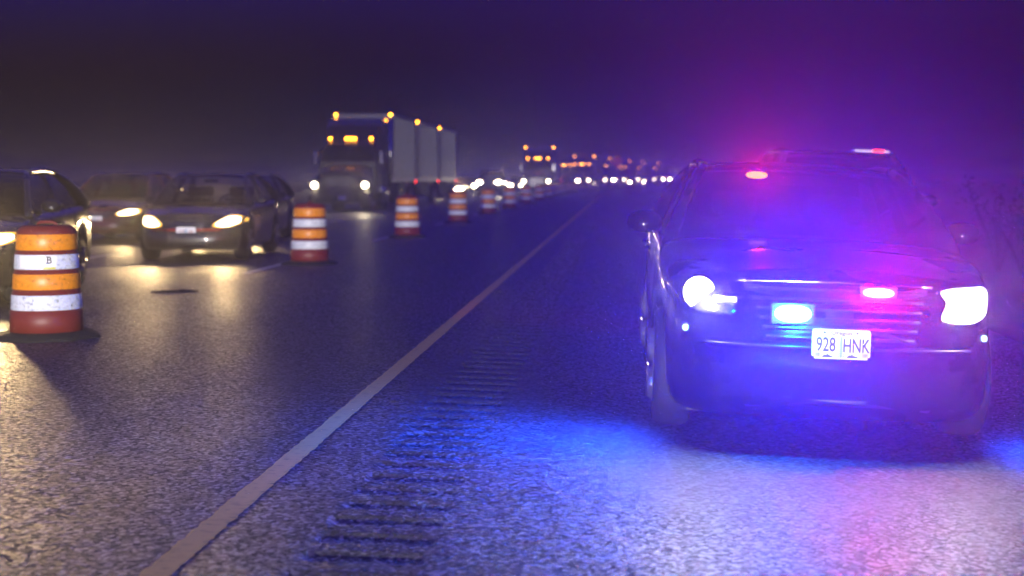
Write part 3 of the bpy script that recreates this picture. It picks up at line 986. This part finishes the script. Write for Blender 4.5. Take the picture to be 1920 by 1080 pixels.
# ------------------------------------------------------------------ lorries
def make_truck(name, trailers, lead='dark', top=4.1, simple_far=False):
    root = empty(name, (0, 0, 0))
    # tractor: bonnet, cab, sleeper fairing
    hood_ = MB()
    rows = []
    for (y, w, z0, z1) in ((0.0, .72, .55, 1.45), (.12, .92, .5, 1.62), (.8, 1.0, .5, 1.74), (1.9, 1.08, .5, 1.92)):
        rows.append([(-w, y, z0), (-w, y, z1 - .25), (-w + .18, y, z1 - .05), (-w * .4, y, z1), (w * .4, y, z1), (w - .18, y, z1 - .05), (w, y, z1 - .25), (w, y, z0)])
    hood_.grid(rows, True)
    hood_.f.append(tuple(range(8))); hood_.sm.append(False)
    hood_.build('bonnet', M['truck_paint'], root, fix=True)
    cab = MB()
    cab.box(-1.18, 1.18, 1.9, 5.2, .75, 2.05, .06)
    rows = []
    for (y, w, z) in ((1.98, 1.16, 2.0), (2.45, 1.10, 2.72), (2.75, 1.10, 2.95), (3.4, 1.16, 3.55), (4.2, 1.2, 3.85), (5.2, 1.2, 3.95)):
        rows.append([(-w, y, 1.95), (-w, y, z - .12), (-w + .15, y, z), (w - .15, y, z), (w, y, z - .12), (w, y, 1.95)])
    cab.grid(rows, False)
    cab.f.append(tuple(len(cab.v) - 6 + k for k in range(6))); cab.sm.append(False)
    cab.build('cab', M['truck_paint'], root, fix=True)
    for s in (-1, 1):
        wv = MB()
        wv.add([(s * .03, 1.965, 2.05), (s * 1.05, 2.0, 2.05), (s * 1.0, 2.415, 2.66), (s * .03, 2.40, 2.68)], [(0, 1, 2, 3) if s > 0 else (3, 2, 1, 0)])
        wv.build('windshield_pane', M['tint'], root)
        sd = MB(); sd.box(s * 1.185, s * 1.2, 2.35, 3.3, 2.0, 2.55); sd.build('side_window', M['tint'], root)
        mr = MB(); mr.box(s * 1.36 - .09, s * 1.36 + .09, 2.1, 2.2, 1.9, 2.45, .03); mr.tube([(s * 1.15, 2.25, 2.4), (s * 1.36, 2.16, 2.42)], .02, 6); mr.build('side_mirror', M['chrome'], root)
        ex = MB(); ex.tube([(s * 1.24, 5.35, .9), (s * 1.24, 5.35, 3.9)], .08, 10); ex.build('exhaust_stack', M['chrome'], root)
        tk = MB(); tk.lathe([(.30, 3.0), (.32, 3.03), (.32, 4.6), (.30, 4.63)], 16, 'y', c=(s * 1.02, 0, .72)); tk.build('fuel_tank', M['chrome'], root)
        fd = MB()
        ring_ = [[(s * (.78 + .36 * q), .85 + .62 * math.cos(a), .52 + .62 * math.sin(a)) for q in (0, 1)] for a in [math.pi * k / 12 for k in range(13)]]
        fd.grid(ring_, True); fd.build('mudguard', M['truck_paint'], root)
        hb = MB(); hb.lathe([(.0, -.04), (.07, -.035), (.12, 0), (.12, .05)], 16, 'y', caps=False)
        h = hb.build('headlight', M['e_truck'], root, (s * 1.01, .12, 1.06))
        spot('beam', h, (0, -.12, 0), BEAM['truck'], (1, .84, .56), 50, 1.0, .09, (R(86), 0, R(180)))
    gr = MB(); gr.box(-.55, .55, -.03, .05, .62, 1.38, .02); go = gr.build('grille', M['plastic'], root)
    for k in range(7):
        q = MB(); q.box(-.5, .5, -.045, -.03, .68 + k * .1, .71 + k * .1); q.build('grille_bar', M['chrome'], go)
    bp = MB(); bp.box(-1.2, 1.2, -.16, .10, .34, .64, .05); bp.build('bumper', M['plastic'], root)
    plate(root, .15, -.17, .55, ('YAM', 'T4'))
    for x in (-.85, -.17, 0, .17, .85):
        mk = MB(); mk.lathe([(.055, .03), (.05, -.02), (.0, -.05)], 12, 'y', caps=False)
        mk.build('marker_lamp', M['e_amber'], root, (x, 2.66, 2.98))
        ms = MB(); ms.box(x - .06, x + .06, 2.68, 2.80, 2.90, 2.97); ms.build('marker_base', M['plastic'], root)
    for ya, x in ((.85, 1.0), (4.4, .95), (5.6, .95)):
        for s in (-1, 1): make_wheel(root, s * (x + .12), ya, .50, .28)
    fr = MB(); fr.box(-.45, .45, .3, 6.4, .55, .80); fr.build('chassis', M['plastic'], root)
    y = 5.75
    for ti, ln in enumerate(trailers):
        bx = MB(); bx.box(-1.28, 1.28, y, y + ln, 1.18, top, .03)
        tb = bx.build('trailer', M['trailer'], root)
        if not simple_far:
            nr = int(ln / .75)
            for k in range(1, nr):
                yy = y + ln * k / nr
                rb = MB(); rb.box(1.272, 1.296, yy - .025, yy + .025, 1.33, top - .14); rb.build('side_rib', M['trailer_rail'], tb)
        for s in (-1, 1):
            ra = MB(); ra.box(s * 1.287 - .02, s * 1.287 + .02, y + .01, y + ln - .01, top - .13, top - .01); ra.build('top_rail', M['trailer_rail'], tb)
            ra = MB(); ra.box(s * 1.287 - .02, s * 1.287 + .02, y + .01, y + ln - .01, 1.17, 1.32); ra.build('bottom_rail', M['trailer_rail'], tb)
        for s in (-1, 1):
            mk = MB(); mk.lathe([(.058, .03), (.053, -.02), (.0, -.06)], 12, 'y', caps=False)
            mk.build('marker_lamp', M['e_amber'], tb, (s * 1.19, y - .012, top - .05))
            rm = MB(); rm.box(s * 1.31 - .012, s * 1.31 + .012, y + ln - .35, y + ln - .22, 1.12, 1.24); rm.build('side_marker', M['e_redm'], tb)
        for ya in ((y + ln - 1.3,) if len(trailers) > 1 else (y + ln - 2.6, y + ln - 1.3)):
            for s in (-1, 1): make_wheel(root, s * 1.2, ya, .50, .30)
        ax = MB(); ax.box(-1.0, 1.0, y + ln - 2.0, y + ln - .6, .5, 1.17); ax.build('axle_frame', M['plastic'], root)
        lg = MB(); lg.box(-.7, .7, y + .8, y + .95, .35, 1.17); lg.build('landing_gear', M['plastic'], root)
        ug = MB(); ug.box(-1.1, 1.1, y + ln - .1, y + ln, .5, .6); ug.build('rear_guard', M['trailer_rail'], root)
        if ti < len(trailers) - 1:
            dl = MB(); dl.box(-.1, .1, y + ln, y + ln + 1.3, .7, .85); dl.build('drawbar', M['plastic'], root)
        y += ln + 1.2
    return root


t1 = make_truck('articulated_lorry', (7.6, 7.9, 7.9), top=4.15)
t1.location = (-11.25, 61.2, 0)
tag(t1, 'large articulated lorry pulling three pale trailers with amber roof markers', 'lorry', 'lorries in the queue')
t2 = make_truck('articulated_lorry', (14.5,), top=4.0, simple_far=True)
t2.location = (-7.0, 126, 0)
tag(t2, 'second lorry in the queue, its pale trailer side lit, amber markers above', 'lorry', 'lorries in the queue')
t2_t = tree_of(t2)
far_trucks = [(-10.9, 196, 'far lorry with amber markers just behind the second lorry'), (-7.2, 182, 'far lorry showing a row of amber cab lights left of the orange diamond sign'),
              (-7.2, 232, 'far lorry beside the orange diamond sign with a pale trailer end'), (-10.9, 245, 'far lorry just past the orange diamond sign in the outer lane'),
              (-7.2, 275, 'far lorry with amber markers near the end of the queue'), (-10.9, 292, 'last far lorry at the very end of the queue'),
              (-7.2, 205, 'far lorry in the inner lane just left of the orange diamond sign'), (-10.9, 222, 'far lorry in the outer lane left of the orange diamond sign'), (-7.2, 252, 'far lorry in the inner lane right of the orange diamond sign'), (-10.9, 268, 'far lorry in the outer lane two from the end of the queue')]
for x, y, lab in far_trucks:
    o = copy_tree(t2_t, None, False)
    o.location = (x + bend(y), y, 0); o.rotation_euler = (0, 0, -bend_angle(y))
    tag(o, lab, 'lorry', 'lorries in the queue')

# far cars: one sedan and one pick-up-height car, copied along the queue
fc, _ = make_car('sedan', paint='dark_paint', lamp_mat='e_far', lamp_kind='far', lamp=[(.38, .58), (.52, .545), (.70, .56), (.82, .62), (.83, .71), (.74, .745), (.60, .735), (.46, .68)], beam_col=(1, .86, .60), seats=False, beams=(1,))
fc_t = tree_of(fc)
fp, _ = make_car('sport_utility', L=4.9, W=1.95, H=1.85, zb=.30, paint='dark_paint', hood=((0, 1.02), (.25, 1.10), (.9, 1.16), (1.25, 1.2), (2.5, 1.22), (4.2, 1.25), (4.9, 1.2)), yA=1.2, yC=4.7,
                 wheel_r=.40, axles=(.95, 3.85), lamp_mat='e_far', lamp_kind='far', lamp=[(.50, .97), (.70, .95), (.85, .99), (.86, 1.08), (.72, 1.10), (.54, 1.07)], bulb=(.72, 1.03), beam_col=(1, .90, .70),
                 plate_z=.6, grille=[(-.38, .8), (.38, .8), (.42, 1.06), (-.42, 1.06)], seats=False, roof_back=.35, beams=(1,))
fp_t = tree_of(fp)
far_cars = [('c', -10.9, 97, 'car at the tail of the three-trailer lorry, one headlight showing'), ('s', -9.7, 112, 'tall vehicle with starry headlights between the three-trailer lorry and the second lorry'),
            ('c', -11.0, 150, 'far car in the outer lane left of the second lorry'), ('c', -7.1, 158, 'far car behind the second lorry in the inner lane'), ('c', -10.9, 172, 'far car behind the second lorry in the outer lane'),
            ('s', -7.2, 171, None), ('c', -7.2, 208, None), ('c', -10.9, 222, None), ('s', -7.2, 220, None), ('c', -10.9, 268, None), ('c', -7.2, 262, None), ('s', -7.2, 300, None), ('c', -7.2, 308, None), ('c', -10.9, 318, None), ('s', -10.9, 327, None), ('c', -13.8, 135, 'far car on the outer shoulder beside the three-trailer lorry tail'), ('s', -10.9, 184, None), ('c', -7.2, 197, None), ('s', -10.9, 236, None), ('c', -7.2, 243, None), ('c', -10.9, 283, None), ('s', -7.2, 290, None), ('c', -7.2, 322, None), ('s', -7.2, 336, None)]
used = {'c': False, 's': False}
for kd, x, y, lab in far_cars:
    base, tr_ = (fc, fc_t) if kd == 'c' else (fp, fp_t)
    o = base if not used[kd] else copy_tree(tr_, None, False)
    used[kd] = True
    o.location = (x + bend(y), y, 0); o.rotation_euler = (0, 0, -bend_angle(y))
    tag(o, lab or 'distant vehicle seen only as glaring headlights near the orange sign and beyond', 'car', 'far headlights of the queue')

# ------------------------------------------------------------------ vehicle behind the patrol car
sv_, _ = make_car('sport_utility', L=4.9, W=1.95, H=1.86, zb=.28, paint='black_paint', glass='tint', hood=((0, 1.0), (.25, 1.08), (.9, 1.14), (1.25, 1.2), (2.5, 1.22), (4.2, 1.25), (4.9, 1.2)), yA=1.2, yC=4.7,
                  wheel_r=.39, axles=(.95, 3.85), lamp_mat='chrome', lamp_kind='near', lamp=[(.50, .95), (.70, .93), (.85, .97), (.86, 1.06), (.72, 1.08), (.54, 1.05)], bulb=(.72, 1.0),
                  plate_z=.6, grille=[(-.38, .78), (.38, .78), (.42, 1.04), (-.42, 1.04)], seats=False, roof_back=.35)
for h in kids(sv_):
    for b_ in kids(h):
        if b_.type == 'LIGHT': bpy.data.objects.remove(b_)
sv_.location = (2.55, 16.5, shoulder_z(2.55)); sv_.rotation_euler = (0, R(2.2), 0)
tag(sv_, 'dark unlit vehicle parked behind the patrol car with a red roof beacon', 'car')
bc = MB(); bc.box(.20, .62, 2.05, 2.35, 1.845, 1.875, .01); bo = bc.build('roof_beacon', M['sticker_white'], sv_)
bc = MB(); bc.box(.42, .55, 2.03, 2.06, 1.85, 1.88, .008); bc.build('beacon_lens', M['e_redm'], bo)

# ------------------------------------------------------------------ diamond sign
sg = empty('work_sign', (-0.35, 131, shoulder_z(-0.35)))
tag(sg, 'orange diamond work sign on a post above the queue of lights', 'sign')
d = MB(); s_ = .58
d.add([(0, -.01, 2.8 - s_), (s_, -.01, 2.8), (0, -.01, 2.8 + s_), (-s_, -.01, 2.8), (0, .01, 2.8 - s_), (s_, .01, 2.8), (0, .01, 2.8 + s_), (-s_, .01, 2.8)],
      [(0, 1, 2, 3), (7, 6, 5, 4), (0, 4, 5, 1), (1, 5, 6, 2), (2, 6, 7, 3), (3, 7, 4, 0)])
d.build('sign_board', M['sign'], sg)
d = MB(); d.box(-.035, .035, .012, .07, 0, 3.1); d.build('post', M['post'], sg)
d = MB(); d.box(-.6, .6, -.03, .09, -.03, .05, .01); d.box(-.04, .04, -.6, .6, -.02, .04); d.build('stand', M['post'], sg)

# ------------------------------------------------------------------ strip of shed tread lying on the lane line
m = MB(); rr = random.Random(3); rows = []
for k in range(15):
    t = k / 14
    x = -5.55 + .50 * t; y = 18.15 + .18 * math.sin(t * 2.4)
    w = .05 + .025 * rr.random(); h = .012 + .018 * rr.random() * (1 if 2 < k < 13 else .3)
    rows.append([(x, y - w, .002), (x, y - w * .6, h), (x, y + w * .6, h * 1.1), (x, y + w, .002)])
m.grid(rows, False)
tag(m.build('tyre_tread', M['rubber']), 'dark strip of shed tyre tread lying on the lane line', 'debris')

# ------------------------------------------------------------------ shrubs past the shoulder
def shrub(x, y, z, h, w, seed, lab):
    r3 = random.Random(seed)
    root = empty('roadside_shrub', (x, y, z))
    tag(root, lab, 'shrub', 'shrubs along the verge')
    st = MB(); lf = MB()
    for k in range(9):
        a = r3.uniform(0, 6.28); rr_ = w * r3.uniform(.2, .8)
        tip = (math.cos(a) * rr_, math.sin(a) * rr_, h * r3.uniform(.55, .95))
        mid = (tip[0] * .4, tip[1] * .4, tip[2] * .5)
        st.tube([(0, 0, -.05), mid, tip], [.02, .013, .005], 5)
        for q in range(110):
            t = r3.uniform(.3, 1.05)
            c = Vector((tip[0] * t + r3.gauss(0, .13), tip[1] * t + r3.gauss(0, .13), tip[2] * t + r3.gauss(0, .12)))
            if c.z < .02: continue
            u = Vector((r3.gauss(0, 1), r3.gauss(0, 1), r3.gauss(0, 1))).normalized()
            v = u.orthogonal().normalized()
            L_ = r3.uniform(.025, .05)
            lf.add([c - u * L_, c + v * L_ * .4, c + u * L_, c - v * L_ * .4], [(0, 1, 2, 3)])
    st.build('stem', M['twig'], root)
    lf.build('foliage', M['leaf'], root)


shrub(5.3, 17.5, -.42, 1.55, .8, 1, 'tall verge shrub just past the right flank of the patrol car')
shrub(6.0, 21.0, -.47, 1.7, .9, 2, 'wide verge shrub behind the tall one beyond the patrol car')
shrub(6.9, 26.0, -.52, 1.9, 1.1, 3, 'verge shrub third back beyond the patrol car')
shrub(7.6, 31.0, -.56, 1.8, 1.1, 4, 'farthest verge shrub beyond the patrol car')
shrub(4.9, 14.2, -.40, .9, .6, 5, 'low verge shrub at the picture edge beside the patrol car')

# ------------------------------------------------------------------ hazy volume added to stand in for lens glow round the lamps
GLOW_HAZE = 0.002
hz = MB(); hz.box(-1520, 1520, -140, 1520, -1.8, 6.4)
mh = bpy.data.materials.new('lens_glow_haze'); mh.use_nodes = True
t = mh.node_tree; t.nodes.clear()
o = t.nodes.new('ShaderNodeOutputMaterial'); pv = t.nodes.new('ShaderNodeVolumePrincipled')
pv.inputs['Color'].default_value = (.95, .95, .95, 1); pv.inputs['Density'].default_value = GLOW_HAZE; pv.inputs['Anisotropy'].default_value = 0.84
mh.cycles.volume_sampling = 'EQUIANGULAR'
t.links.new(pv.outputs[0], o.inputs['Volume'])
tag(hz.build('glow_haze', mh), kind='stuff')
